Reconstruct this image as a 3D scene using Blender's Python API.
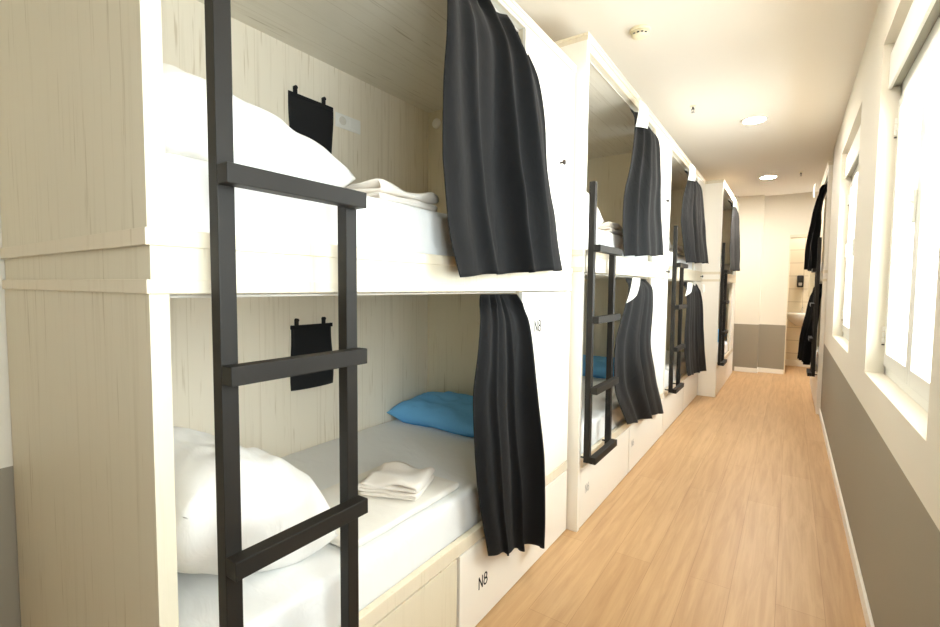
import bpy, bmesh, math, random
from mathutils import Vector, Matrix, noise

# ------------------------------------------------------------------ clear
for o in list(bpy.data.objects):
    bpy.data.objects.remove(o, do_unlink=True)
scene = bpy.context.scene
COL = scene.collection
random.seed(7)

# ------------------------------------------------------------------ camera
F_PX, PITCH, YAW, ROLL = 468.6, .0581, .5989, .0082
fw = Vector((-math.sin(YAW) * math.cos(PITCH), math.cos(YAW) * math.cos(PITCH), -math.sin(PITCH)))
rt = Vector((math.cos(YAW), math.sin(YAW), 0))
up = rt.cross(fw)
c_, s_ = math.cos(ROLL), math.sin(ROLL)
r2 = rt * c_ + up * s_
u2 = up * c_ - rt * s_
cam_d = bpy.data.cameras.new('camera')
cam_d.sensor_width = 36
cam_d.lens = 36 * F_PX / 940
cam_d.clip_start = .02
cam = bpy.data.objects.new('camera', cam_d)
COL.objects.link(cam)
cam.matrix_world = Matrix(((r2.x, u2.x, -fw.x, 0), (r2.y, u2.y, -fw.y, 0), (r2.z, u2.z, -fw.z, 1.5), (0, 0, 0, 1)))
scene.camera = cam

# ------------------------------------------------------------------ light, exposure
SKY_STRENGTH = 12
LAMP_STRENGTH = 150
w = bpy.data.worlds.new('bright_overcast')
scene.world = w
w.use_nodes = True
bg = w.node_tree.nodes['Background']
bg.inputs[0].default_value = (.90, .96, 1, 1)
bg.inputs[1].default_value = SKY_STRENGTH
scene.view_settings.view_transform = 'Standard'
scene.view_settings.look = 'None'
scene.view_settings.gamma = 1
scene.view_settings.use_curve_mapping = False
scene.view_settings.exposure = 0.48
scene.cycles.max_bounces = 14
scene.cycles.diffuse_bounces = 8
scene.cycles.transparent_max_bounces = 16
scene.cycles.sample_clamp_indirect = 8

# ------------------------------------------------------------------ dimensions
CEIL = 3.135
WR = .3514          # right wall plane
WL = -2.215         # left wall plane
GREY = .862         # top of the grey paint
BACK = -2.18        # inner face of the bunk back panels
WIN = [(-.45, .95), (1.9, 3.31), (4.2, 5.7)]
WZ = (1.05, 2.78)

# ------------------------------------------------------------------ materials
def srgb(r, g, b):
    f = lambda c: (c / 255 / 12.92) if c / 255 <= .04045 else ((c / 255 + .055) / 1.055) ** 2.4
    return (f(r), f(g), f(b), 1)

def new_mat(name):
    m = bpy.data.materials.new(name)
    m.use_nodes = True
    nt = m.node_tree
    return m, nt, nt.nodes['Principled BSDF']

def plain(name, col, rough=.6, metal=0, spec=.5):
    m, nt, b = new_mat(name)
    b.inputs['Base Color'].default_value = col
    b.inputs['Roughness'].default_value = rough
    b.inputs['Metallic'].default_value = metal
    b.inputs['Specular IOR Level'].default_value = spec
    return m

def nd(nt, t, **k):
    n = nt.nodes.new(t)
    for a, v in k.items():
        setattr(n, a, v)
    return n

def ramp(nt, src, stops):
    r = nd(nt, 'ShaderNodeValToRGB')
    e = r.color_ramp.elements
    while len(e) < len(stops):
        e.new(.5)
    for i, (p, c) in enumerate(stops):
        e[i].position = p
        e[i].color = c
    nt.links.new(src, r.inputs[0])
    return r

def wood_mat(name, base, streak, dark, axis=2, board=0.0, rough=.5):
    """whitewashed board with fine streaks running along one axis and optional grooves between boards"""
    m, nt, b = new_mat(name)
    tc = nd(nt, 'ShaderNodeNewGeometry')
    mp = nd(nt, 'ShaderNodeMapping')
    sc = [38, 38, 38]
    sc[axis] = 1.1
    mp.inputs['Scale'].default_value = sc
    nt.links.new(tc.outputs['Position'], mp.inputs[0])
    n1 = nd(nt, 'ShaderNodeTexNoise')
    n1.inputs['Scale'].default_value = 1.0
    n1.inputs['Detail'].default_value = 6
    n1.inputs['Roughness'].default_value = .65
    nt.links.new(mp.outputs[0], n1.inputs['Vector'])
    r1 = ramp(nt, n1.outputs['Fac'], [(.30, streak), (.46, base), (1, base)])
    mp2 = nd(nt, 'ShaderNodeMapping')
    sc = [70, 70, 70]
    sc[axis] = 3.2
    mp2.inputs['Scale'].default_value = sc
    nt.links.new(tc.outputs['Position'], mp2.inputs[0])
    n2 = nd(nt, 'ShaderNodeTexNoise')
    n2.inputs['Scale'].default_value = 1.0
    n2.inputs['Detail'].default_value = 3
    nt.links.new(mp2.outputs[0], n2.inputs['Vector'])
    r2_ = ramp(nt, n2.outputs['Fac'], [(.27, (1, 1, 1, 1)), (.36, (0, 0, 0, 1)), (1, (0, 0, 0, 1))])
    mx = nd(nt, 'ShaderNodeMix', data_type='RGBA')
    nt.links.new(r2_.outputs[0], mx.inputs[0])
    nt.links.new(r1.outputs[0], mx.inputs[6])
    mx.inputs[7].default_value = dark
    out = mx.outputs[2]
    if board:
        sx = nd(nt, 'ShaderNodeSeparateXYZ')
        nt.links.new(tc.outputs['Position'], sx.inputs[0])
        # boards repeat along Y (and X for side panels): use x + y
        ad = nd(nt, 'ShaderNodeMath', operation='ADD')
        if axis == 2:
            nt.links.new(sx.outputs[0], ad.inputs[0]); nt.links.new(sx.outputs[1], ad.inputs[1])
        else:
            nt.links.new(sx.outputs[0], ad.inputs[0]); nt.links.new(sx.outputs[2], ad.inputs[1])
        dv = nd(nt, 'ShaderNodeMath', operation='DIVIDE')
        nt.links.new(ad.outputs[0], dv.inputs[0]); dv.inputs[1].default_value = board
        fr = nd(nt, 'ShaderNodeMath', operation='FRACT')
        nt.links.new(dv.outputs[0], fr.inputs[0])
        lt = nd(nt, 'ShaderNodeMath', operation='LESS_THAN')
        nt.links.new(fr.outputs[0], lt.inputs[0]); lt.inputs[1].default_value = .022
        mu = nd(nt, 'ShaderNodeMath', operation='MULTIPLY')
        nt.links.new(lt.outputs[0], mu.inputs[0]); mu.inputs[1].default_value = .45
        mx2 = nd(nt, 'ShaderNodeMix', data_type='RGBA')
        nt.links.new(mu.outputs[0], mx2.inputs[0])
        nt.links.new(out, mx2.inputs[6])
        mx2.inputs[7].default_value = dark
        out = mx2.outputs[2]
    nt.links.new(out, b.inputs['Base Color'])
    b.inputs['Roughness'].default_value = rough
    bp = nd(nt, 'ShaderNodeBump')
    bp.inputs['Strength'].default_value = .12
    bp.inputs['Distance'].default_value = .002
    nt.links.new(n1.outputs['Fac'], bp.inputs['Height'])
    nt.links.new(bp.outputs[0], b.inputs['Normal'])
    return m

M = {}
M['wood'] = wood_mat('whitewashed_wood', srgb(222, 213, 190), srgb(213, 203, 178), srgb(200, 188, 160), 2)
M['board'] = wood_mat('whitewashed_boarding', srgb(244, 234, 215), srgb(232, 221, 200), srgb(218, 204, 178), 2, .17)
M['wood_y'] = wood_mat('whitewashed_wood_long_grain', srgb(226, 220, 206), srgb(214, 207, 191), srgb(190, 180, 160), 1, .17)
M['trim'] = wood_mat('pale_trim_wood', srgb(226, 215, 192), srgb(220, 208, 184), srgb(210, 197, 170), 2)
M['panel'] = wood_mat('pale_rail_wood', srgb(226, 216, 194), srgb(214, 203, 178), srgb(196, 183, 154), 2)
M['plain_white'] = plain('plain_white_panel', srgb(243, 238, 228), .45)  # grainless white, lighter than the wood
M['knob'] = plain('dark_bronze_knob', srgb(48, 42, 38), .35, .6)
M['steel'] = plain('charcoal_painted_steel', srgb(27, 23, 18), .55, .0, .35)
M['steel_end'] = plain('charcoal_cap', srgb(60, 56, 52), .4)
M['letter'] = plain('dark_grey_lettering', srgb(30, 30, 30), .7, 0, .1)
M['letter_pale'] = plain('pale_grey_lettering', srgb(185, 183, 180), .6)
M['rod'] = plain('white_curtain_rail', srgb(225, 220, 210), .4)
M['tape'] = plain('white_header_tape', srgb(240, 238, 230), .8)
M['socket'] = plain('white_plastic', srgb(246, 244, 238), .4)
M['pouch'] = plain('black_felt', srgb(22, 22, 24), .9)
M['chrome'] = plain('chrome', srgb(200, 200, 200), .2, 1)
M['porcelain'] = plain('white_porcelain', srgb(240, 236, 228), .15)
M['black_plastic'] = plain('black_plastic', srgb(35, 33, 32), .3)
M['mirror'] = plain('mirror_glass', srgb(235, 235, 235), .02, 1)
M['frame'] = plain('white_window_paint', srgb(238, 238, 232), .35)
M['box_base'] = plain('shutter_grey', srgb(150, 148, 134), .5)
M['detector'] = plain('ivory_plastic', srgb(236, 226, 196), .5)
M['skirt'] = plain('white_skirting_paint', srgb(242, 238, 228), .4)
M['doorwood'] = plain('cream_door_paint', srgb(226, 214, 190), .5)

def fabric(name, col, scale=900, bump=.25, rough=.9, sheen=0.0, wr=0):
    m, nt, b = new_mat(name)
    b.inputs['Base Color'].default_value = col
    b.inputs['Roughness'].default_value = rough
    b.inputs['Sheen Weight'].default_value = sheen
    b.inputs['Specular IOR Level'].default_value = .25
    tc = nd(nt, 'ShaderNodeTexCoord')
    n1 = nd(nt, 'ShaderNodeTexNoise')
    n1.inputs['Scale'].default_value = scale
    nt.links.new(tc.outputs['Object'], n1.inputs['Vector'])
    bp = nd(nt, 'ShaderNodeBump')
    bp.inputs['Strength'].default_value = bump
    bp.inputs['Distance'].default_value = .001
    nt.links.new(n1.outputs['Fac'], bp.inputs['Height'])
    last = bp
    if wr:
        mp = nd(nt, 'ShaderNodeMapping')
        mp.inputs['Scale'].default_value = (3, 7, 4)
        mp.inputs['Rotation'].default_value = (.3, .5, .6)
        nt.links.new(tc.outputs['Object'], mp.inputs[0])
        n2 = nd(nt, 'ShaderNodeTexNoise')
        n2.inputs['Scale'].default_value = 1.6
        n2.inputs['Detail'].default_value = 3
        n2.inputs['Distortion'].default_value = 1.2
        nt.links.new(mp.outputs[0], n2.inputs['Vector'])
        b2 = nd(nt, 'ShaderNodeBump')
        b2.inputs['Strength'].default_value = wr
        b2.inputs['Distance'].default_value = .03
        nt.links.new(n2.outputs['Fac'], b2.inputs['Height'])
        nt.links.new(bp.outputs[0], b2.inputs['Normal'])
        last = b2
    nt.links.new(last.outputs[0], b.inputs['Normal'])
    return m

M['curtain'] = fabric('charcoal_curtain_cloth', srgb(13, 13, 14), 700, .3, .85, .03, .15)
M['sheet'] = fabric('white_cotton_sheet', srgb(233, 233, 232), 800, .1, .9, 0, .22)
M['pillow'] = fabric('white_pillow_cotton', srgb(238, 236, 232), 800, .1, .9, 0, .35)
M['blue'] = fabric('blue_pillow_cotton', srgb(112, 182, 238), 700, .2, .9, 0, .2)
M['towel'] = fabric('white_terry_towel', srgb(238, 230, 220), 420, 1.0, .95, .2)
M['linen'] = fabric('folded_white_linen', srgb(236, 232, 224), 800, .1, .9, 0, .25)

def paint(name, top, low=None, zline=GREY):
    m, nt, b = new_mat(name)
    b.inputs['Roughness'].default_value = .75
    g = nd(nt, 'ShaderNodeNewGeometry')
    n = nd(nt, 'ShaderNodeTexNoise')
    n.inputs['Scale'].default_value = 140
    nt.links.new(g.outputs['Position'], n.inputs['Vector'])
    bp = nd(nt, 'ShaderNodeBump')
    bp.inputs['Strength'].default_value = .08
    bp.inputs['Distance'].default_value = .002
    nt.links.new(n.outputs['Fac'], bp.inputs['Height'])
    nt.links.new(bp.outputs[0], b.inputs['Normal'])
    if low is None:
        b.inputs['Base Color'].default_value = top
        return m
    sx = nd(nt, 'ShaderNodeSeparateXYZ')
    nt.links.new(g.outputs['Position'], sx.inputs[0])
    lt = nd(nt, 'ShaderNodeMath', operation='LESS_THAN')
    nt.links.new(sx.outputs[2], lt.inputs[0]); lt.inputs[1].default_value = zline
    mx = nd(nt, 'ShaderNodeMix', data_type='RGBA')
    nt.links.new(lt.outputs[0], mx.inputs[0])
    mx.inputs[6].default_value = top
    mx.inputs[7].default_value = low
    nt.links.new(mx.outputs[2], b.inputs['Base Color'])
    return m

M['wall'] = paint('cream_wall_with_grey_dado', srgb(228, 222, 208), srgb(148, 140, 124))
M['ceiling'] = paint('cream_ceiling_paint', srgb(229, 222, 211))

def floor_mat():
    m, nt, b = new_mat('oak_plank_floor')
    g = nd(nt, 'ShaderNodeNewGeometry')
    mp = nd(nt, 'ShaderNodeMapping')
    mp.inputs['Rotation'].default_value = (0, 0, math.pi / 2)
    nt.links.new(g.outputs['Position'], mp.inputs[0])
    br = nd(nt, 'ShaderNodeTexBrick')
    br.offset = .37
    br.inputs['Scale'].default_value = 1
    br.inputs['Brick Width'].default_value = 1.9
    br.inputs['Row Height'].default_value = .19
    br.inputs['Mortar Size'].default_value = .0012
    br.inputs['Mortar Smooth'].default_value = .3
    br.inputs['Color1'].default_value = srgb(201, 165, 122)
    br.inputs['Color2'].default_value = srgb(194, 157, 114)
    br.inputs['Mortar'].default_value = srgb(170, 132, 90)
    nt.links.new(mp.outputs[0], br.inputs['Vector'])
    mp2 = nd(nt, 'ShaderNodeMapping')
    mp2.inputs['Scale'].default_value = (22, 1.3, 1)
    nt.links.new(g.outputs['Position'], mp2.inputs[0])
    n = nd(nt, 'ShaderNodeTexNoise')
    n.inputs['Scale'].default_value = 1.2
    n.inputs['Detail'].default_value = 7
    n.inputs['Roughness'].default_value = .62
    n.inputs['Distortion'].default_value = .6
    nt.links.new(mp2.outputs[0], n.inputs['Vector'])
    r = ramp(nt, n.outputs['Fac'], [(.3, srgb(222, 214, 204)), (.62, (1, 1, 1, 1))])
    mx = nd(nt, 'ShaderNodeMix', data_type='RGBA', blend_type='MULTIPLY')
    mx.inputs[0].default_value = .8
    nt.links.new(br.outputs['Color'], mx.inputs[6])
    nt.links.new(r.outputs[0], mx.inputs[7])
    # knots
    v = nd(nt, 'ShaderNodeTexVoronoi')
    v.inputs['Scale'].default_value = 1.7
    mp3 = nd(nt, 'ShaderNodeMapping')
    mp3.inputs['Scale'].default_value = (1.9, 1, 1)
    nt.links.new(g.outputs['Position'], mp3.inputs[0])
    nt.links.new(mp3.outputs[0], v.inputs['Vector'])
    rk = ramp(nt, v.outputs['Distance'], [(0, (1, 1, 1, 1)), (.045, (0, 0, 0, 1)), (1, (0, 0, 0, 1))])
    mk = nd(nt, 'ShaderNodeMath', operation='MULTIPLY')
    nt.links.new(rk.outputs[0], mk.inputs[0]); mk.inputs[1].default_value = .5
    mx2 = nd(nt, 'ShaderNodeMix', data_type='RGBA')
    nt.links.new(mk.outputs[0], mx2.inputs[0])
    nt.links.new(mx.outputs[2], mx2.inputs[6])
    mx2.inputs[7].default_value = srgb(150, 105, 60)
    nt.links.new(mx2.outputs[2], b.inputs['Base Color'])
    b.inputs['Roughness'].default_value = .42
    b.inputs['Specular IOR Level'].default_value = .4
    return m
M['floor'] = floor_mat()

def tile_mat():
    m, nt, b = new_mat('white_wall_tile')
    g = nd(nt, 'ShaderNodeNewGeometry')
    sx = nd(nt, 'ShaderNodeSeparateXYZ'); nt.links.new(g.outputs['Position'], sx.inputs[0])
    ad = nd(nt, 'ShaderNodeMath', operation='ADD')
    nt.links.new(sx.outputs[0], ad.inputs[0]); nt.links.new(sx.outputs[1], ad.inputs[1])
    cb = nd(nt, 'ShaderNodeCombineXYZ')
    nt.links.new(ad.outputs[0], cb.inputs[0]); nt.links.new(sx.outputs[2], cb.inputs[1])
    br = nd(nt, 'ShaderNodeTexBrick')
    br.offset = 0
    br.inputs['Scale'].default_value = 1
    br.inputs['Brick Width'].default_value = .75
    br.inputs['Row Height'].default_value = .25
    br.inputs['Mortar Size'].default_value = .006
    br.inputs['Color1'].default_value = srgb(232, 222, 200)
    br.inputs['Color2'].default_value = srgb(228, 218, 196)
    br.inputs['Mortar'].default_value = srgb(196, 184, 160)
    nt.links.new(cb.outputs[0], br.inputs['Vector'])
    nt.links.new(br.outputs['Color'], b.inputs['Base Color'])
    b.inputs['Roughness'].default_value = .25
    return m
M['tile'] = tile_mat()

def emit(name, col, s):
    m = bpy.data.materials.new(name)
    m.use_nodes = True
    nt = m.node_tree
    nt.nodes.clear()
    e = nd(nt, 'ShaderNodeEmission')
    e.inputs[0].default_value = col
    e.inputs[1].default_value = s
    o = nd(nt, 'ShaderNodeOutputMaterial')
    nt.links.new(e.outputs[0], o.inputs[0])
    return m
M['lamp_far'] = emit('warm_lamp_diffuser_bright', (1, .93, .84, 1), LAMP_STRENGTH * 4.2)
M['lamp'] = emit('warm_lamp_diffuser', (1, .93, .84, 1), LAMP_STRENGTH)

def glass_mat():
    m = bpy.data.materials.new('clear_window_glass')
    m.use_nodes = True
    nt = m.node_tree
    nt.nodes.clear()
    t = nd(nt, 'ShaderNodeBsdfTransparent')
    t.inputs[0].default_value = (.96, .98, .97, 1)
    g = nd(nt, 'ShaderNodeBsdfGlossy')
    g.inputs['Roughness'].default_value = .02
    mx = nd(nt, 'ShaderNodeMixShader')
    mx.inputs[0].default_value = .06
    o = nd(nt, 'ShaderNodeOutputMaterial')
    nt.links.new(t.outputs[0], mx.inputs[1]); nt.links.new(g.outputs[0], mx.inputs[2])
    nt.links.new(mx.outputs[0], o.inputs[0])
    return m
M['glass'] = glass_mat()

# ------------------------------------------------------------------ mesh helpers
def box(bm, x0, x1, y0, y1, z0, z1, bev=0.0, seg=2):
    x0, x1 = min(x0, x1), max(x0, x1)
    y0, y1 = min(y0, y1), max(y0, y1)
    z0, z1 = min(z0, z1), max(z0, z1)
    vs = [bm.verts.new(p) for p in ((x0, y0, z0), (x1, y0, z0), (x1, y1, z0), (x0, y1, z0), (x0, y0, z1), (x1, y0, z1), (x1, y1, z1), (x0, y1, z1))]
    fs = [bm.faces.new([vs[i] for i in q]) for q in ((0, 3, 2, 1), (4, 5, 6, 7), (0, 1, 5, 4), (1, 2, 6, 5), (2, 3, 7, 6), (3, 0, 4, 7))]
    if bev:
        es = list({e for f in fs for e in f.edges})
        bmesh.ops.bevel(bm, geom=es, offset=bev, segments=seg, affect='EDGES', profile=.5)

def lathe(bm, prof, origin, axis='z', n=24):
    rings = []
    for r, h in prof:
        ring = []
        for i in range(n):
            a = 2 * math.pi * i / n
            if axis == 'z':
                p = (origin[0] + r * math.cos(a), origin[1] + r * math.sin(a), origin[2] + h)
            elif axis == 'x':
                p = (origin[0] + h, origin[1] + r * math.cos(a), origin[2] + r * math.sin(a))
            else:
                p = (origin[0] + r * math.cos(a), origin[1] + h, origin[2] + r * math.sin(a))
            ring.append(bm.verts.new(p))
        rings.append(ring)
    for a, b in zip(rings, rings[1:]):
        for i in range(n):
            bm.faces.new((a[i], a[(i + 1) % n], b[(i + 1) % n], b[i]))
    bm.faces.new(rings[0]); bm.faces.new(rings[-1])

def tube(bm, p0, p1, r, n=12):
    p0, p1 = Vector(p0), Vector(p1)
    d = (p1 - p0).normalized()
    a = d.orthogonal().normalized(); b = d.cross(a)
    R = [[bm.verts.new(p + (a * math.cos(2 * math.pi * i / n) + b * math.sin(2 * math.pi * i / n)) * r) for i in range(n)] for p in (p0, p1)]
    for i in range(n):
        bm.faces.new((R[0][i], R[0][(i + 1) % n], R[1][(i + 1) % n], R[1][i]))
    bm.faces.new(R[0]); bm.faces.new(R[1])

def obj(name, bm, mat, parent=None, smooth=False, kind=None):
    bmesh.ops.recalc_face_normals(bm, faces=bm.faces)
    me = bpy.data.meshes.new(name)
    bm.to_mesh(me); bm.free()
    me.materials.append(mat)
    if smooth:
        for p in me.polygons:
            p.use_smooth = True
    o = bpy.data.objects.new(name, me)
    COL.objects.link(o)
    if parent is not None:
        o.parent = parent
        o.matrix_parent_inverse = Matrix.Translation(-world_loc(parent))
    if kind:
        o['kind'] = kind
    return o

def world_loc(o):
    v = Vector(o.location)
    if o.parent is not None:
        v = v + world_loc(o.parent) + o.matrix_parent_inverse.translation
    return v

def B(name, mat, parent, *boxes, bev=0.0, kind=None, smooth=False):
    bm = bmesh.new()
    for b in boxes:
        box(bm, *b, bev=bev)
    return obj(name, bm, M[mat], parent, smooth, kind)

def thing(name, label, cat, loc, group=None):
    o = bpy.data.objects.new(name, None)
    o.empty_display_size = .05
    COL.objects.link(o)
    o.location = loc
    o['label'] = label; o['category'] = cat
    if group:
        o['group'] = group
    return o

def tag(o, label, cat, group=None):
    o['label'] = label; o['category'] = cat
    if group:
        o['group'] = group
    return o

# ------------------------------------------------------------------ room shell
Y0, Y1, YE = -3.0, 11.3, 9.72
B('floor', 'floor', None, (-2.5, 1.8, Y0 - .2, Y1 + .2, -.1, 0), kind='structure')
B('ceiling', 'ceiling', None, (-2.5, 1.8, Y0 - .2, Y1 + .2, CEIL, CEIL + .1), kind='structure')
B('wall_left', 'wall', None, (WL - .2, WL, Y0, YE, 0, CEIL), kind='structure')
B('wall_back', 'wall', None, (-2.4, .65, Y0 - .2, Y0, 0, CEIL), kind='structure')
# right wall pierced by the windows
rw = []
ys = [Y0] + [v for a in WIN for v in a] + [6.93]
TH = .30
for i in range(0, len(ys), 2):
    rw.append((WR, WR + TH, ys[i], ys[i + 1], 0, CEIL))
for a, b in WIN:
    rw.append((WR, WR + TH, a, b, 0, WZ[0]))
    rw.append((WR, WR + TH, a, b, WZ[1], CEIL))
B('wall_right', 'wall', None, *rw, kind='structure')
B('wall_alcove', 'wall', None, (1.47, 1.6, 6.93, YE, 0, CEIL), (WR + TH, 1.6, 6.8, 6.93, 0, CEIL), kind='structure')
# end wall with the pier on the left and the doorway on the right
B('wall_end', 'wall', None, (-2.4, -.44, YE, YE + .3, 0, CEIL), (-.44, -.045, YE + .15, YE + .3, 0, CEIL),
  (-.045, .8, YE + .15, YE + .3, 2.43, CEIL), (.8, 1.6, YE + .15, YE + .3, 0, CEIL), kind='structure')
B('wall_bathroom', 'tile', None, (-.6, 1.6, 11.05, 11.25, 0, CEIL), (-.75, -.6, YE + .3, 11.25, 0, CEIL), (1.45, 1.6, YE + .3, 11.05, 0, CEIL), kind='structure')
B('trim_doorway', 'doorwood', None, (-.045, -.03, YE + .14, YE + .31, 0, 2.43), (-.045, .8, YE + .135, YE + .31, 2.385, 2.43), kind='structure')
# skirting
B('baseboard_right', 'skirt', None, (WR - .014, WR, Y0, 6.93, 0, .075), bev=.003, kind='structure')
B('baseboard_end', 'skirt', None, (-.79, -.44, YE - .014, YE, 0, .08), (-.44, -.426, YE - .014, YE + .15, 0, .08), (-.426, -.045, YE + .136, YE + .15, 0, .08), kind='structure')
B('baseboard_left', 'skirt', None, (WL, WL + .014, Y0, .41, 0, .075), kind='structure')
B('baseboard_bathroom', 'skirt', None, (-.6, 1.45, 11.036, 11.05, 0, .12), kind='structure')

# windows
def window(n, ya, yb):
    z0, z1 = WZ
    X = .432
    # outer frame
    f = 0.045
    fr = B('window_%d' % n, 'frame', None,
           (X, X + .07, ya, ya + f, z0, z1), (X, X + .07, yb - f, yb, z0, z1),
           (X, X + .07, ya, yb, z0, z0 + f + .01), (X, X + .07, ya, yb, z1 - .31, z1), bev=.004, kind='structure')
    fr['label'] = 'white window frame in the right wall'
    ym = (ya + yb) / 2 + .05
    for k, (a, b) in enumerate(((ya + f, ym), (ym, yb - f))):
        za, zb = z0 + f + .005, z1 - .31
        s = .05
        sh = B('sash', 'frame', fr,
               (X - .012, X + .04, a + .003, a + s, za, zb), (X - .012, X + .04, b - s, b - .003, za, zb),
               (X - .012, X + .04, a + s, b - s, za, za + s + .02), (X - .012, X + .04, a + s, b - s, zb - s, zb), bev=.004)
        B('glass', 'glass', sh, (X + .01, X + .016, a + s, b - s, za + s + .02, zb - s))
        if k == 1:
            bm = bmesh.new()
            yh = ym + .028
            box(bm, X - .024, X - .012, yh - .014, yh + .014, 1.78, 1.92, bev=.003)
            tube(bm, (X - .02, yh, 1.87), (X - .06, yh, 1.87), .008)
            box(bm, X - .068, X - .054, yh - .01, yh + .012, 1.77, 1.88, bev=.004)
            obj('handle', bm, M['frame'], sh)
    for zh in (1.22, 2.3):
        bm = bmesh.new()
        for q in range(3):
            tube(bm, (X - .012, yb - .02, zh + q * .03), (X - .012, yb - .02, zh + q * .03 + .025), .009, 10)
        obj('hinge', bm, M['frame'], fr)
        bm = bmesh.new()
        lathe(bm, [(.0085, -.003), (.0085, .003)], (X - .012, yb - .02, zh - .012), 'z', 10)
        obj('hinge_pin', bm, M['knob'], fr)
    sb = B('shutter_box', 'frame', fr, (.381, .395, ya + .004, yb - .004, 2.545, 2.725), (.395, X, ya + .004, yb - .004, 2.70, 2.725), bev=.003)
    B('shutter_box_base', 'box_base', sb, (.396, X - .002, ya + .01, yb - .01, 2.552, 2.562))  # bottom board closing the box, a darker grey than its front
    return fr
for i, (a, b) in enumerate(WIN):
    window(i + 1, a, b)

# ------------------------------------------------------------------ ceiling fittings
def downlight(x, y, label, lm='lamp'):
    t = thing('ceiling_downlight', label, 'ceiling light', (x, y, CEIL), 'round recessed downlights')
    bm = bmesh.new()
    R = .105
    lathe(bm, [(R - .012, 0), (R + .012, 0), (R + .012, -.004), (R + .004, -.009), (R - .006, -.009), (R - .012, -.004)], (x, y, CEIL), 'z', 40)
    # open the ring: remove the two cap faces
    caps = [f for f in bm.faces if len(f.verts) > 4]
    bmesh.ops.delete(bm, geom=caps, context='FACES_ONLY')
    obj('trim_ring', bm, M['frame'], t, True)
    bm = bmesh.new()
    lathe(bm, [(R - .010, -.001), (R - .010, -.006)], (x, y, CEIL), 'z', 40)
    obj('diffuser', bm, M[lm], t)
downlight(-.355, 5.39, 'lit round ceiling downlight nearer the camera, between window and second bunk')
downlight(-.335, 8.23, 'lit round ceiling downlight farther down the corridor, near the end wall', 'lamp_far')
downlight(-.355, 2.55, 'lit round ceiling downlight above the corridor beside the first bunk')

t = thing('smoke_detector', 'round ivory smoke detector on the ceiling above the first bunks', 'smoke detector', (-.855, 3.14, CEIL))
bm = bmesh.new()
lathe(bm, [(.062, 0), (.062, -.012), (.058, -.016)], (-.855, 3.14, CEIL), 'z', 32)
obj('base', bm, M['detector'], t, False)
bm = bmesh.new()
lathe(bm, [(.052, -.014), (.054, -.03), (.046, -.042), (.03, -.048), (.01, -.05)], (-.855, 3.14, CEIL), 'z', 32)
obj('housing', bm, M['detector'], t, True)
bm = bmesh.new()
for k in range(4):
    a = math.pi * (-.64 + .155 * k)
    cx, cy = -.855 + .050 * math.cos(a), 3.14 + .050 * math.sin(a)
    lathe(bm, [(.008, -.0385), (.008, -.034)], (cx, cy, CEIL), 'z', 8)
obj('vent', bm, M['knob'], t)

def sprinkler(x, y, label):
    t = thing('ceiling_sprinkler', label, 'sprinkler', (x, y, CEIL), 'ceiling sprinklers')
    bm = bmesh.new()
    lathe(bm, [(.026, 0), (.024, -.006), (.01, -.008)], (x, y, CEIL), 'z', 20)
    obj('escutcheon', bm, M['detector'], t)
    bm = bmesh.new()
    tube(bm, (x, y, CEIL - .008), (x, y, CEIL - .03), .007)
    tube(bm, (x + .011, y, CEIL - .025), (x + .004, y, CEIL - .055), .0025, 6)
    tube(bm, (x - .011, y, CEIL - .025), (x - .004, y, CEIL - .055), .0025, 6)
    box(bm, x - .013, x + .013, y - .004, y + .004, CEIL - .03, CEIL - .024)
    obj('body', bm, M['knob'], t)
    bm = bmesh.new()
    lathe(bm, [(.015, -.055), (.015, -.058)], (x, y, CEIL), 'z', 16)
    obj('deflector', bm, M['chrome'], t)
sprinkler(-.79, 4.69, 'small sprinkler head on the ceiling nearer the camera, left of the downlights')
sprinkler(.056, 8.11, 'small sprinkler head on the ceiling at the far end, right of the downlights')

# ------------------------------------------------------------------ lettering
def lettering(parent, text, x, yc, zc, h, mat, sx=1):
    """thin strokes standing just proud of the plane X = x; text reads along +Y"""
    ww = h * .52; gap = h * .24; th = h * .125
    total = ww * len(text) + gap * (len(text) - 1)
    bm = bmesh.new()
    def stroke(pts, closed=False):
        n = len(pts)
        for i in range(n if closed else n - 1):
            a, b = Vector(pts[i]), Vector(pts[(i + 1) % n])
            d = (b - a)
            if d.length < 1e-6: continue
            d.normalize(); p = Vector((-d.y, d.x)) * th / 2
            a2, b2 = a - d * th * .3, b + d * th * .3
            q = [a2 - p, b2 - p, b2 + p, a2 + p]
            lo = [bm.verts.new((x, v.x, v.y)) for v in q]
            hi = [bm.verts.new((x + .0008 * sx, v.x, v.y)) for v in q]
            bm.faces.new(lo); bm.faces.new(hi)
            for k in range(4):
                bm.faces.new((lo[k], lo[(k + 1) % 4], hi[(k + 1) % 4], hi[k]))
    yo = yc - total / 2
    for ch in text:
        z = zc - h / 2
        if ch == 'N':
            stroke([(yo, z), (yo, z + h), (yo + ww, z), (yo + ww, z + h)])
        elif ch == '8':
            for cz, rz, ry in ((z + h * .75, h * .25, ww * .40), (z + h * .26, h * .27, ww * .5)):
                stroke([(yo + ww / 2 + ry * math.cos(a * math.pi / 10), cz + rz * math.sin(a * math.pi / 10)) for a in range(20)], True)
        elif ch == '6':
            stroke([(yo + ww / 2 + ww * .5 * math.cos(a * math.pi / 10), z + h * .3 + h * .3 * math.sin(a * math.pi / 10)) for a in range(20)], True)
            stroke([(yo, z + h * .3), (yo + ww * .12, z + h * .65), (yo + ww * .75, z + h)])
        yo += ww + gap
    return obj('bed_number', bm, M[mat], parent)

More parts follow.
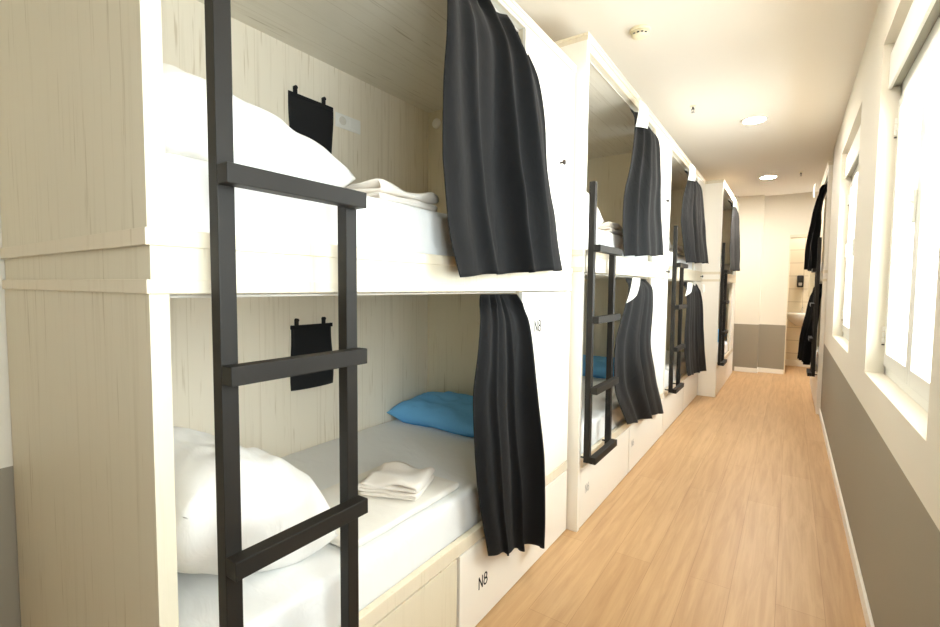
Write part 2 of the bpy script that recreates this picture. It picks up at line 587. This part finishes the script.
# ------------------------------------------------------------------ bunk units
BG = 'bunk bed units along the corridor'
def bunk(n, e, F, H, yo, label, sg=1, back=BACK, uknob=None, lknob=None, plinth=0.0, upz=None):
    """n / e near and far end along Y, F the plane of the front, yo where the locker doors begin,
    sg +1: opens towards +X, -1: opens towards -X"""
    rail_low, rail_top = (1.479, 1.615) if n < 2 else (1.592, 1.725)
    side = 'wood' if n < 2 else 'plain_white'  # farther side panels lightened in colour to read as blown-out white
    t = thing('bunk_bed', label, 'bunk bed', (F - sg * .5, (n + e) / 2, 0), BG)
    X = lambda d: F - sg * d
    th = .038
    bx = back
    bo = back - sg * .018
    iz = upz or 2.73
    # sides: near panel in upper and lower piece, far panel
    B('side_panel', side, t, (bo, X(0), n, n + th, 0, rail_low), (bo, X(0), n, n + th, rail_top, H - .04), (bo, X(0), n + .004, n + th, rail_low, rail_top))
    B('side_panel', 'wood', t, (bo, X(.02), e - .022, e - .003, 0, H - .04))
    B('back_panel', 'board', t, (bo, bx, n + th, e - .022, 0, H - .04))
    B('ceiling_panel', 'wood_y', t, (bx, X(.02), n + th, e - .022, iz, iz + .018))
    # mouldings that wrap the near corner and run along the front
    B('moulding', 'trim', t, (bo, X(-.006), n - .006, n, rail_top - .036, rail_top), (X(0), X(-.006), n, e, rail_top - .036, rail_top), bev=.0015)
    B('moulding', 'trim', t, (bo, X(-.006), n - .006, n, rail_low, rail_low + .03), (X(0), X(-.006), n, e, rail_low, rail_low + .03), bev=.0015)
    B('upper_rail', 'panel', t, (X(0), X(.022), n + th, e - .003, rail_low, rail_top))
    B('upper_deck', 'wood_y', t, (X(.022), bx, n + th, e - .022, rail_low, rail_top - .055))
    # lower bed base
    pl = X(-plinth)
    B('lower_rail', 'trim', t, (pl, X(.03), n + th, e - .003, .385, .442), bev=.002)
    B('lower_deck', 'wood_y', t, (X(.03), bx, n + th, e - .022, .36, .40))
    # two drawers in the base
    ym = n + 1.09
    for k, (a, b) in enumerate(((n + th + .004, ym), (ym + .02, e - .006))):
        d = B('drawer', 'wood' if (k == 0 and plinth == 0) else 'plain_white', t, (pl, X(.02), a, b, .006, .378), bev=.0015)
        if k == 1 and plinth == 0:
            lettering(d, 'N8', X(-plinth - .0002), 1.713, .186, .052, 'letter', sg)
        if plinth and sg == 1 and n < 4:
            lettering(d, 'N6', X(-plinth - .0002), (a + .12, a + .1)[k], .225, .05, 'letter_pale', sg)

    # locker doors
    d = B('locker_door', 'plain_white', t, (X(.0), X(.018), yo, e - .012, .446, rail_low - .006), bev=.0015)
    if plinth == 0:
        lettering(d, 'N8', X(-.0002), 2.222, 1.296, .056, 'letter', sg)
    if lknob:
        bm = bmesh.new()
        lathe(bm, [(.005, 0), (.005, .022 * sg), (.013, .024 * sg), (.014, .032 * sg), (.009, .036 * sg)], (X(-.006), lknob, (rail_low + rail_top) / 2), 'x', 16)
        obj('hook', bm, M['knob'], t, True)
    d = B('locker_door', 'plain_white', t, (X(.0), X(.018), yo, e - .012, rail_top + .004, H - .045), bev=.0015)
    bm = bmesh.new()
    uk = uknob or (e - .2)
    lathe(bm, [(.006, 0), (.006, .016 * sg), (.013, .02 * sg), (.016, .026 * sg), (.012, .032 * sg)], (X(0), uk, 2.19 if n < 2 else 2.33), 'x', 16)
    obj('knob', bm, M['knob'], d, True)
    # partition behind the door edge
    B('door_post', 'trim', t, (X(.018), X(.05), yo + .002, yo + .03, .44, rail_low), (X(.018), X(.05), yo + .002, yo + .03, rail_top, iz))
    # top
    B('top_panel', 'trim', t, (bo, X(.012), n, e, H - .04, H - .012))
    B('top_trim', 'trim', t, (bo, X(-.008), n - .006, e, H - .012, H), (X(.012), X(-.004), n, e, H - .04, H - .012), bev=.002)
    B('front_header', 'trim', t, (X(.004), X(.02), n + th, yo, iz, H - .04))
    # curtain rails
    for z in (rail_low - .007, iz - .008):
        bm = bmesh.new()
        tube(bm, (X(.040), n + th, z), (X(.040), e - .03, z), .004)
        obj('curtain_rail', bm, M['rod'], t, True)
    return t

bk1 = bunk(.423, 2.668, -1.0864, 2.786, 2.045, 'nearest whitewashed bunk unit marked N8, on the left', uknob=2.47)
bk2 = bunk(2.679, 4.983, -1.0235, 2.967, 4.36, 'second white bunk unit from the camera, taller than the N8 one', uknob=4.8, lknob=4.9, plinth=.0001, upz=2.88)
bk3 = bunk(4.993, 7.17, -1.0235, 2.967, 6.62, 'third white bunk unit from the camera, against the projecting end one', uknob=6.95, lknob=7.02, plinth=.0001, upz=2.88)
bk4 = bunk(7.18, 9.45, -.8, 2.96, 8.95, 'farthest white bunk unit on the left, projecting beyond its neighbours', uknob=9.2, plinth=.0001, upz=2.88)
bk5 = bunk(6.945, 9.2, .31, 2.985, 8.6, 'white bunk unit on the right side past the windows, seen edge-on', sg=-1, back=1.43, plinth=.0001, upz=2.9)

# wall socket plates and the reading light inside the N8 unit
sp = B('socket_plate', 'socket', bk1, (BACK, BACK + .008, 1.815, 2.0, 2.405, 2.485), bev=.003)
bm = bmesh.new()
lathe(bm, [(.024, -.001), (.024, .004), (.020, .005), (.019, .002)], (BACK + .008, 1.862, 2.446), 'x', 20)
obj('socket_outlet', bm, M['rod'], sp)
B('switch', 'socket', sp, (BACK + .008, BACK + .012, 1.915, 1.98, 2.418, 2.472), bev=.002)
bm = bmesh.new()
lathe(bm, [(.034, .0), (.034, -.012), (.026, -.02), (.012, -.022)], (-2.10, 2.646, 2.64), 'y', 20)
obj('reading_light', bm, M['socket'], bk1, True)

# infill between the last unit and the end wall
B('wall_infill', 'wall', None, (WL, -.84, 9.455, YE, 0, CEIL), kind='structure')

# ------------------------------------------------------------------ ladders
def ladder(y0, y1, xf, label, ztop=2.12, group='dark steel bunk ladders', sg=1, standoff=.06):
    """xf: front plane of the rails"""
    t = thing('bunk_ladder', label, 'ladder', (xf, (y0 + y1) / 2, .435), group)
    rd, rw_ = .036, .038
    for k, (a, b, zt) in enumerate(((y0, y0 + rw_, ztop), (y1 - rw_, y1, 1.762))):
        rail = B('rail', 'steel', t, (xf - sg * rd, xf, a, b, .435, zt), bev=.002)
    for z in (1.73, 1.305, .88, .455):
        B('rung', 'steel', t, (xf + sg * .0005, xf + sg * .04, y0, y1, z - .021, z + .021), bev=.002)
    for y in (y0 + rw_ / 2, y1 - rw_ / 2):
        for z in (.46,):
            bm = bmesh.new()
            zz = z if z > 1 else (.415 if False else z)
            tube(bm, (xf - sg * rd, y, zz), (xf - sg * (rd + standoff), y, zz), .006)
            obj('wall_bracket', bm, M['steel'], t, True)
    return t
ladder(.522, .905, -1.0, 'nearest dark steel ladder, in front of the N8 bunk', standoff=.043)
ladder(2.70, 3.13, -.965, 'dark steel ladder on the second bunk from the camera', standoff=.022)
ladder(5.03, 5.45, -.95, 'dark steel ladder attached to the third bunk from the camera', standoff=.037)
ladder(7.24, 7.66, -.757, 'dark steel ladder on the farthest left bunk', standoff=.006)
ladder(7.03, 7.42, .25, 'dark steel ladder on the right-hand bunk past the windows', sg=-1, standoff=.023)

# ------------------------------------------------------------------ curtains
def interp(rows, v):
    """smooth curve through the table rows"""
    last = len(rows) - 1
    i = 0
    while i < last - 1 and v > rows[i + 1][0]:
        i += 1
    a, b = rows[i], rows[i + 1]
    before = rows[i - 1] if i > 0 else None
    after = rows[i + 2] if i + 2 <= last else None
    h = b[0] - a[0]
    k = min(1, (v - a[0]) / h)
    sq = k * k
    cu = sq * k
    out = []
    for c in range(1, len(a)):
        flat = (b[c] - a[c]) / h
        start = (b[c] - before[c]) / (b[0] - before[0]) if before else flat
        end = (after[c] - a[c]) / (after[0] - a[0]) if after else flat
        out.append((2 * cu - 3 * sq + 1) * a[c] + (cu - 2 * sq + k) * h * start + (3 * sq - 2 * cu) * b[c] + (cu - sq) * h * end)
    return out

def curtain(rows, folds, label, seed, group, amp=.03, sg=1, flaps=(), nu=150, nv=60):
    """rows: (v, x, yl, zl, yr, zr) from the header down"""
    rnd = random.Random(seed)
    ph = [rnd.uniform(0, 6.28) for _ in range(6)]
    t = thing('bunk_curtain', label, 'curtain', (rows[0][1], (rows[0][2] + rows[0][4]) / 2, (rows[0][3] + rows[0][5]) / 2), group)
    bm = bmesh.new()
    grid = []
    for j in range(nv + 1):
        v = j / nv
        x, yl, zl, yr, zr = interp(rows, v)
        row = []
        A = amp * (.42 + .58 * min(1, v * 1.6))
        if v < .06:
            A *= 1 + .25 * math.sin(v / .06 * math.pi)
        for i in range(nu + 1):
            s = i / nu
            sw = s + .018 * math.sin(2 * math.pi * s * 1.3 + ph[0] + v * 1.3)
            p = 2 * math.pi * (folds * sw) + ph[1] + .5 * math.sin(v * 3 + ph[2])
            env = .55 + .45 * math.sin(2 * math.pi * s * .9 + ph[3] + v)
            off = A * (env * math.sin(p) + .35 * math.sin(2.1 * p + ph[4]) * (1 - .6 * v) + .25 * math.sin(.47 * p + ph[5]))
            if v < .05:   # pinch pleats
                off += .006 * math.sin(p * 2.5)
            yy = yl + (yr - yl) * s + A * .45 * math.cos(p) * min(1, 6 * s) * min(1, 6 * (1 - s))
            zz = zl + (zr - zl) * s + v * .004 * math.sin(p + 1)
            nz = noise.noise(Vector((s * 4 + seed, v * 5, seed * .7)))
            row.append(bm.verts.new((x + sg * (off + .008 * nz), yy, zz)))
        grid.append(row)
    for j in range(nv):
        for i in range(nu):
            bm.faces.new((grid[j][i], grid[j + 1][i], grid[j + 1][i + 1], grid[j][i + 1]))
    hem_pts = None
    d = obj('drape', bm, M['curtain'], t, True)
    m = d.modifiers.new('solid', 'SOLIDIFY')
    m.thickness = .003
    for (y, z, wy, hz, lean, xo) in flaps:
        bm = bmesh.new()
        n = 8
        g = []
        for j in range(n + 1):
            q = j / n
            r = []
            for i in range(n + 1):
                s = i / n
                r.append(bm.verts.new((xo + sg * (.012 * math.sin(s * 2.6) + .006 * math.sin(q * 3)), y + (s - .5) * wy * (.75 + .25 * q) + lean * q, z - hz * q * (1 - .3 * s))))
            g.append(r)
        for j in range(n):
            for i in range(n):
                bm.faces.new((g[j][i], g[j + 1][i], g[j + 1][i + 1], g[j][i + 1]))
        f = obj('header_tape', bm, M['tape'], t, True)
        mm = f.modifiers.new('solid', 'SOLIDIFY')
        mm.thickness = .003
    return t

CG = 'charcoal curtains hanging from the bunks'
curtain([(0, -1.122, 1.42, 2.715, 2.035, 2.715), (.14, -1.035, 1.36, 2.5, 2.11, 2.5), (.5, -1.02, 1.315, 2.05, 2.23, 2.08), (.8, -1.005, 1.32, 1.75, 2.30, 1.80), (1, -1.0, 1.39, 1.535, 2.37, 1.59)],
        3.4, 'charcoal curtain on the upper berth of the N8 bunk, nearest and largest', 3, CG, .044)
curtain([(0, -1.118, 1.73, 1.463, 2.025, 1.463), (.1, -1.055, 1.64, 1.33, 2.06, 1.33), (.38, -1.035, 1.575, 1.04, 2.13, .96), (.7, -1.025, 1.60, .69, 2.20, .52), (1, -1.02, 1.67, .34, 2.19, .15)],
        3.2, 'charcoal curtain on the lower berth of the N8 bunk, above the N8 drawer', 11, CG, .040)
curtain([(0, -1.055, 3.68, 2.865, 4.33, 2.865), (.1, -.99, 3.58, 2.73, 4.32, 2.76), (.35, -.965, 3.42, 2.40, 4.34, 2.48), (.65, -.965, 3.30, 2.10, 4.39, 2.17), (1, -.96, 3.34, 1.72, 4.50, 1.79)],
        2.6, 'charcoal curtain on the upper berth of the second bunk', 5, CG, .032, flaps=((3.66, 2.86, .30, .22, -.05, -.955),))
curtain([(0, -1.06, 3.70, 1.57, 4.30, 1.57), (.1, -.985, 3.50, 1.48, 4.28, 1.48), (.38, -.965, 3.17, 1.12, 4.20, 1.03), (.7, -.96, 3.17, .80, 4.42, .68), (1, -.955, 3.5, .48, 4.69, .31)],
        2.7, 'charcoal curtain on the lower berth of the second bunk', 8, CG, .034, flaps=((3.55, 1.57, .24, .18, -.12, -.945), (4.22, 1.56, .14, .14, .06, -.945)))
curtain([(0, -1.055, 5.95, 2.865, 6.60, 2.865), (.1, -.99, 5.78, 2.75, 6.64, 2.78), (.35, -.955, 5.42, 2.45, 6.70, 2.52), (.65, -.935, 5.32, 2.15, 6.8, 2.2), (1, -.915, 5.55, 1.775, 7.04, 1.83)],
        2.8, 'charcoal curtain on the upper berth of the third bunk', 14, CG, .032, flaps=((5.70, 2.84, .40, .20, -.05, -.945),))
curtain([(0, -1.06, 6.0, 1.57, 6.85, 1.57), (.1, -.98, 5.85, 1.46, 6.82, 1.44), (.38, -.945, 5.62, 1.06, 6.84, .97), (.7, -.93, 5.58, .76, 6.95, .64), (1, -.915, 5.7, .51, 7.08, .38)],
        3.0, 'charcoal curtain on the lower berth of the third bunk', 21, CG, .030, flaps=((5.72, 1.56, .32, .15, -.1, -.935), (6.70, 1.55, .14, .12, .05, -.935)))
curtain([(0, -.835, 8.1, 2.84, 8.85, 2.84), (.1, -.765, 7.95, 2.74, 8.95, 2.74), (.5, -.75, 7.72, 2.3, 9.2, 2.3), (1, -.742, 7.72, 1.76, 9.43, 1.80)],
        3.0, 'charcoal curtain on the upper berth of the farthest left bunk', 30, CG, .022, flaps=((8.0, 2.83, .38, .15, -.02, -.735),))
curtain([(0, .335, 7.50, 2.86, 8.3, 2.86), (.12, .28, 7.47, 2.66, 8.32, 2.66), (.5, .245, 7.45, 2.25, 8.4, 2.25), (1, .215, 7.45, 1.76, 8.5, 1.76)],
        4.0, 'charcoal curtain on the upper berth of the right-hand bunk', 41, CG, .062, sg=-1, flaps=((7.6, 2.84, .4, .2, -.05, .21),))
curtain([(0, .345, 7.50, 1.57, 8.3, 1.57), (.12, .285, 7.47, 1.38, 8.35, 1.38), (.5, .245, 7.45, .95, 8.4, .95), (1, .20, 7.45, .52, 8.5, .46)],
        4.0, 'charcoal curtain on the lower berth of the right-hand bunk', 47, CG, .072, sg=-1)

# ------------------------------------------------------------------ bedding
def soft_box(name, x0, x1, y0, y1, z0, z1, r, mat, amp=.006, freq=5, seed=0, parent=None, seg=4, cell=.06):
    bm = bmesh.new()
    nx, ny = max(2, int((x1 - x0) / cell)), max(2, int((y1 - y0) / cell))
    nz = max(2, int((z1 - z0) / cell))
    # rounded box from a subdivided shell
    def rb(p):
        c = [min(max(p[i], lo[i] + r), hi[i] - r) for i in range(3)]
        d = Vector([p[i] - c[i] for i in range(3)])
        if d.length > 1e-9:
            d = d.normalized() * r
        return Vector(c) + d
    lo, hi = (x0, y0, z0), (x1, y1, z1)
    cache = {}
    def stops(a, b, n):
        base = [a, a + r * .25, a + r * .6, a + r]
        mid = [a + r + (b - a - 2 * r) * k / n for k in range(1, n)]
        return base + mid + [b - r, b - r * .6, b - r * .25, b]
    SX, SY, SZ = stops(x0, x1, nx), stops(y0, y1, ny), stops(z0, z1, nz)
    def vert(p):
        k = tuple(round(c, 6) for c in p)
        if k not in cache:
            q = rb(p)
            nn = noise.noise_vector(Vector((q.x * freq + seed, q.y * freq, q.z * freq)))
            q = q + Vector((nn.x * amp, nn.y * amp * .5, nn.z * amp))
            q.z = max(q.z, z0)
            cache[k] = bm.verts.new(q)
        return cache[k]
    def face(A, Bs, f):
        for a0, a1 in zip(A, A[1:]):
            for b0, b1 in zip(Bs, Bs[1:]):
                vs = [vert(f(a0, b0)), vert(f(a1, b0)), vert(f(a1, b1)), vert(f(a0, b1))]
                if len(set(vs)) >= 3:
                    try: bm.faces.new(list(dict.fromkeys(vs)))
                    except ValueError: pass
    face(SX, SY, lambda a, b: (a, b, z0)); face(SX, SY, lambda a, b: (a, b, z1))
    face(SX, SZ, lambda a, b: (a, y0, b)); face(SX, SZ, lambda a, b: (a, y1, b))
    face(SY, SZ, lambda a, b: (x0, a, b)); face(SY, SZ, lambda a, b: (x1, a, b))
    return obj(name, bm, M[mat], parent, True)

def mattress(x0, x1, y0, y1, z0, z1, label, seed):
    m = soft_box('mattress', x0, x1, y0, y1, z0, z1, .03, 'sheet', .006, 4, seed)
    tag(m, label, 'mattress', 'white sheeted mattresses')
    return m

def pillow(cx, cy, cz, lx, ly, t, rot, mat, label, seed, group, amp=.012, p=4.2, zmin=None, ymin=None, name='pillow', xr=None):
    """lx, ly full size, t full thickness, rot = euler, resting point given by the centre"""
    bm = bmesh.new()
    N = 44
    R = Matrix.Rotation(rot[2], 4, 'Z') @ Matrix.Rotation(rot[1], 4, 'Y') @ Matrix.Rotation(rot[0], 4, 'X')
    def P(u, v, s):
        # gentle inward bow of the edges gives the four ears
        uu = u * (1 - .05 * (1 - v * v)) ; vv = v * (1 - .05 * (1 - u * u))
        h = max(0, 1 - abs(u) ** p) ** .5 * max(0, 1 - abs(v) ** p) ** .5
        z = s * h * t / 2
        q = Vector((uu * lx / 2, vv * ly / 2, z))
        nn = noise.noise(Vector((u * 2.1 + seed, v * 2.1, s * 3)))
        n2 = noise.noise(Vector((u * 5 + v * 2 + seed, v * 4 - u, s * 5 + seed)))
        q.z += s * h * (nn * amp * 2 + n2 * amp)
        q = R @ q + Vector((cx, cy, cz))
        if zmin is not None: q.z = max(q.z, zmin)
        if ymin is not None: q.y = max(q.y, ymin)
        if xr: q.x = min(max(q.x, xr[0]), xr[1])
        return q
    top = [[bm.verts.new(P(-1 + 2 * i / N, -1 + 2 * j / N, 1)) for i in range(N + 1)] for j in range(N + 1)]
    bot = [[top[j][i] if (i in (0, N) or j in (0, N)) else bm.verts.new(P(-1 + 2 * i / N, -1 + 2 * j / N, -1)) for i in range(N + 1)] for j in range(N + 1)]
    for g in (top, bot):
        for j in range(N):
            for i in range(N):
                bm.faces.new((g[j][i], g[j][i + 1], g[j + 1][i + 1], g[j + 1][i]))
    o = obj(name, bm, M[mat], None, True)
    tag(o, label, 'pillow', group)
    return o

def towel(cx, cy, z0, w_, d_, label, seed, rot=0, group='folded white towels', layers=4, h=.052):
    """a cloth folded back and forth: one serpentine profile swept across its width"""
    bm = bmesh.new()
    th = h / layers
    prof = []
    for k in range(layers):
        z = z0 + th * (k + .5)
        a, b = (-w_ / 2, w_ / 2) if k % 2 == 0 else (w_ / 2, -w_ / 2)
        if k == layers - 1: b *= .93
        for i in range(13):
            q = i / 12
            prof.append((a + (b - a) * q, z))
        if k < layers - 1:
            sgn = 1 if b > 0 else -1
            for i in range(1, 6):
                an = -math.pi / 2 + math.pi * i / 6
                prof.append((b + sgn * math.cos(an) * th * .55, z + th / 2 + math.sin(an) * th / 2))
    hh = th * .42
    n = len(prof)
    nb = 14
    rows = []
    ca, sa = math.cos(rot), math.sin(rot)
    for j in range(nb + 1):
        b = -d_ / 2 + d_ * j / nb
        edge = 1 if 0 < j < nb else .5
        rt_, rb_ = [], []
        for i, (a, z) in enumerate(prof):
            a0, z0_ = prof[max(0, i - 1)]; a1, z1_ = prof[min(n - 1, i + 1)]
            dx, dz = a1 - a0, z1_ - z0_
            L = math.hypot(dx, dz) or 1
            nx_, nz_ = -dz / L, dx / L
            nn = noise.noise(Vector((a * 9 + seed, b * 9, z * 30))) * .016
            bb = b + noise.noise(Vector((a * 6, seed, z * 60))) * .016
            for lst, s in ((rt_, 1), (rb_, -1)):
                x_, z_ = a + nx_ * s * hh * edge, z + nz_ * s * hh * edge + nn * (z - z0) / h * 2
                z_ = max(z_, z0 + .0005)
                lst.append(bm.verts.new((cx + x_ * ca - bb * sa, cy + x_ * sa + bb * ca, z_)))
        rows.append((rt_, rb_))
    for j in range(nb):
        for s in (0, 1):
            for i in range(n - 1):
                bm.faces.new((rows[j][s][i], rows[j][s][i + 1], rows[j + 1][s][i + 1], rows[j + 1][s][i]))
        for i in (0, n - 1):
            bm.faces.new((rows[j][0][i], rows[j][1][i], rows[j + 1][1][i], rows[j + 1][0][i]))
    for j in (0, nb):
        for i in range(n - 1):
            bm.faces.new((rows[j][0][i], rows[j][0][i + 1], rows[j][1][i + 1], rows[j][1][i]))
    o = obj('folded_towel', bm, M['towel'], None, True)
    tag(o, label, 'towel', group)
    return o

PG = 'white pillows at the near end of berths'
BGp = 'blue pillows on the lower berths'
# N8 unit
mattress(-2.178, -1.125, .468, 2.635, .402, .605, 'white sheeted mattress of the lower N8 berth', 1)
mattress(-2.178, -1.125, .468, 2.635, 1.562, 1.79, 'white sheeted mattress of the upper N8 berth', 2)
pillow(-1.58, .755, .795, .74, .56, .36, (-.50, 0, .05), 'pillow', 'big white pillow on the lower N8 berth, behind the near ladder', 1, PG, zmin=.607, ymin=.466, amp=.013)
pillow(-1.60, .81, 1.925, .66, .68, .27, (-.14, 0, .06), 'pillow', 'big white pillow on the upper N8 berth, behind the near ladder', 2, PG, zmin=1.792, ymin=.466, amp=.016)
pillow(-1.74, 2.41, .686, .86, .41, .16, (.12, 0, -.02), 'blue', 'blue pillow on the lower N8 berth, left of the lower curtain', 5, BGp, zmin=.607, amp=.012)
# folded sheet laid along the front edge and the towel on it
fs = soft_box('folded_sheet', -1.60, -1.165, 1.02, 1.64, .612, .640, .012, 'linen', .003, 6, 4, cell=.05)
tag(fs, 'flat folded white sheet on the lower N8 berth, under the towel', 'bed sheet')
towel(-1.35, 1.440, .643, .235, .225, 'folded white towel on the lower N8 berth, lying on the flat sheet', 3, .35, h=.062)
towel(-1.30, 1.335, 1.795, .22, .32, 'folded white towel on the upper N8 berth, left of the upper curtain', 6, 0, h=.062)
# second unit
mattress(-2.178, -1.06, 2.722, 4.955, .402, .605, 'white sheeted mattress of the second unit, lower berth', 3)
mattress(-2.178, -1.06, 2.722, 4.955, 1.672, 1.89, 'white sheeted mattress of the second unit, upper berth', 4)
pillow(-1.38, 3.02, 2.03, .58, .58, .28, (-.2, 0, .1), 'pillow', 'white pillow on the upper berth of the second bunk', 7, PG, zmin=1.892, ymin=2.722, amp=.016)
pillow(-1.64, 4.68, .690, .86, .44, .17, (.1, 0, 0), 'blue', 'blue pillow on the lower berth of the second bunk, behind its ladder', 8, BGp, zmin=.607, amp=.012)
towel(-1.22, 3.50, 1.895, .26, .30, 'folded white towel on the upper berth of the second bunk', 9, 0, h=.07)
# third unit
mattress(-2.178, -1.06, 5.04, 7.14, .402, .605, 'white sheeted mattress of the third unit, lower berth', 5)
mattress(-2.178, -1.06, 5.04, 7.14, 1.672, 1.89, 'white sheeted mattress of the third unit, upper berth', 6)
pillow(-1.38, 5.36, 2.02, .58, .56, .26, (-.2, 0, .1), 'pillow', 'white pillow on the upper berth of the third bunk', 10, PG, zmin=1.892, ymin=5.035, amp=.016)
towel(-1.22, 5.88, 1.895, .26, .30, 'folded white towel on the upper berth of the third bunk', 12, 0, h=.09)
# fourth unit
mattress(-2.178, -.84, 7.23, 9.42, .402, .605, 'white sheeted mattress of the farthest left unit, lower berth', 7)
mattress(-2.178, -.84, 7.23, 9.42, 1.672, 1.89, 'white sheeted mattress of the farthest left unit, upper berth', 8)
pillow(-1.15, 8.9, .70, .56, .5, .2, (.1, 0, 0), 'blue', 'blue pillow on the lower berth of the farthest left bunk', 13, BGp, zmin=.607, amp=.012)
towel(-1.02, 7.75, 1.895, .28, .34, 'folded white towel on the upper berth of the farthest left bunk', 15, 0, h=.13)
# right-hand unit
mattress(.35, 1.428, 6.99, 9.17, .402, .605, 'white sheeted mattress of the right-hand unit, lower berth', 9)
mattress(.35, 1.428, 6.99, 9.17, 1.672, 1.89, 'white sheeted mattress of the right-hand unit, upper berth', 10)

# ------------------------------------------------------------------ hanging pouches
def pouch(y0, y1, z0, z1, label, seed):
    t = thing('storage_pouch', label, 'pouch', (BACK, (y0 + y1) / 2, z0), 'black pouches hung inside the N8 unit')
    bm = bmesh.new()
    n = 14
    F_, Bk = [], []
    for j in range(n + 1):
        q = j / n
        a, b = [], []
        for i in range(n + 1):
            s = i / n
            side = .008 * math.sin(q * 5 + seed)
            y = y0 + (y1 - y0) * s + side * (1 if s > .5 else -.6)
            sag = .012 * math.sin(math.pi * s) * (1 - q)
            z = z1 + (z0 - z1) * q - sag
            bulge = .004 + .020 * math.sin(math.pi * s) ** .7 * min(1, q * 1.3 + .15)
            a.append(bm.verts.new((BACK + .003 + bulge, y, z)))
            b.append(bm.verts.new((BACK + .002, y, z)))
        F_.append(a); Bk.append(b)
    for j in range(n):
        for i in range(n):
            bm.faces.new((F_[j][i], F_[j + 1][i], F_[j + 1][i + 1], F_[j][i + 1]))
            bm.faces.new((Bk[j][i], Bk[j][i + 1], Bk[j + 1][i + 1], Bk[j + 1][i]))
    for j in range(n):
        for i in (0, n):
            bm.faces.new((F_[j][i], F_[j + 1][i], Bk[j + 1][i], Bk[j][i]))
    for i in range(n):
        for j in (0, n):
            bm.faces.new((F_[j][i], F_[j][i + 1], Bk[j][i + 1], Bk[j][i]))
    obj('bag', bm, M['pouch'], t, True)
    B('top_hem', 'pouch', t, (BACK + .002, BACK + .012, y0 - .001, y1 + .001, z1 - .022, z1 - .001), bev=.002)
    for y in (y0 + .035, y1 - .06):
        bm = bmesh.new()
        box(bm, BACK + .003, BACK + .012, y - .012, y + .012, z1 - .01, z1 + .026, bev=.003)
        tube(bm, (BACK + .001, y, z1 + .026), (BACK + .018, y, z1 + .026), .010)
        obj('hanging_loop', bm, M['pouch'], t)
    return t
pouch(1.515, 1.79, 2.10, 2.50, 'black hanging pouch on the back panel of the upper N8 berth', 1)
pouch(1.505, 1.775, .935, 1.285, 'black hanging pouch on the back panel of the lower N8 berth', 4)

# ------------------------------------------------------------------ bathroom beyond the doorway
t = thing('washbasin', 'white wall-hung washbasin in the room beyond the end doorway', 'washbasin', (.2, 11.03, 1.0))
bm = bmesh.new()
n = 28
def basin_ring(sx, sy, z, yc=10.83):
    r = []
    for i in range(n):
        a = 2 * math.pi * i / n
        x = sx * math.copysign(abs(math.cos(a)) ** .7, math.cos(a))
        y = sy * math.copysign(abs(math.sin(a)) ** .7, math.sin(a))
        r.append(bm.verts.new((.2 + x, min(11.048, yc + y), z)))
    return r
rings = [basin_ring(.10, .08, .80, 10.92), basin_ring(.18, .15, .87, 10.88), basin_ring(.25, .21, .95), basin_ring(.27, .22, 1.03), basin_ring(.265, .215, 1.045), basin_ring(.22, .16, 1.04), basin_ring(.19, .13, .96), basin_ring(.08, .06, .90)]
for a, b in zip(rings, rings[1:]):
    for i in range(n):
        bm.faces.new((a[i], a[(i + 1) % n], b[(i + 1) % n], b[i]))
bm.faces.new(rings[0]); bm.faces.new(rings[-1])
obj('bowl', bm, M['porcelain'], t, True)
bm = bmesh.new()
tube(bm, (.2, 11.0, 1.03), (.2, 11.0, 1.14), .014)
tube(bm, (.2, 11.0, 1.13), (.2, 10.88, 1.12), .011)
tube(bm, (.2, 11.0, 1.14), (.2, 10.96, 1.20), .008)
obj('tap', bm, M['chrome'], t, True)
t = thing('soap_dispenser', 'black soap dispenser on the tiles above the washbasin', 'soap dispenser', (.148, 11.05, 1.55))
bm = bmesh.new()
box(bm, .095, .20, 10.95, 11.05, 1.53, 1.76, bev=.018)
obj('housing', bm, M['black_plastic'], t, True)
B('push_lever', 'chrome', t, (.12, .175, 10.935, 10.952, 1.56, 1.62), bev=.003)
t = thing('wall_mirror', 'framed mirror on the tiles right of the soap dispenser', 'mirror', (.45, 11.04, 1.35))
B('frame', 'doorwood', t, (.27, .63, 11.025, 11.05, 1.32, 2.02), bev=.003)
B('mirror_glass', 'mirror', t, (.295, .605, 11.019, 11.026, 1.345, 1.995))
t = thing('ceiling_downlight', 'added, unseen round ceiling downlight lighting the bathroom beyond the doorway', 'ceiling light', (.3, 10.5, CEIL), 'round recessed downlights')  # extra lamp out of view, added to brighten the bathroom
bm = bmesh.new()
lathe(bm, [(.095, -.001), (.095, -.006)], (.3, 10.5, CEIL), 'z', 40)
obj('diffuser', bm, M['lamp'], t)
bm = bmesh.new()
lathe(bm, [(.097, 0), (.115, 0), (.112, -.008), (.097, -.008)], (.3, 10.5, CEIL), 'z', 40)
bmesh.ops.delete(bm, geom=[f for f in bm.faces if len(f.verts) > 4], context='FACES_ONLY')
obj('trim_ring', bm, M['frame'], t, True)

# light portals at the window openings guide sampling of the sky
for i, (a, b) in enumerate(WIN):
    ld = bpy.data.lights.new('window_portal', 'AREA')
    ld.shape = 'RECTANGLE'
    ld.size = WZ[1] - WZ[0]
    ld.size_y = b - a
    ld.cycles.is_portal = True
    lo = bpy.data.objects.new('window_portal', ld)
    COL.objects.link(lo)
    lo.location = (WR + TH + .01, (a + b) / 2, (WZ[0] + WZ[1]) / 2)
    lo.rotation_euler = (0, math.pi / 2, 0)
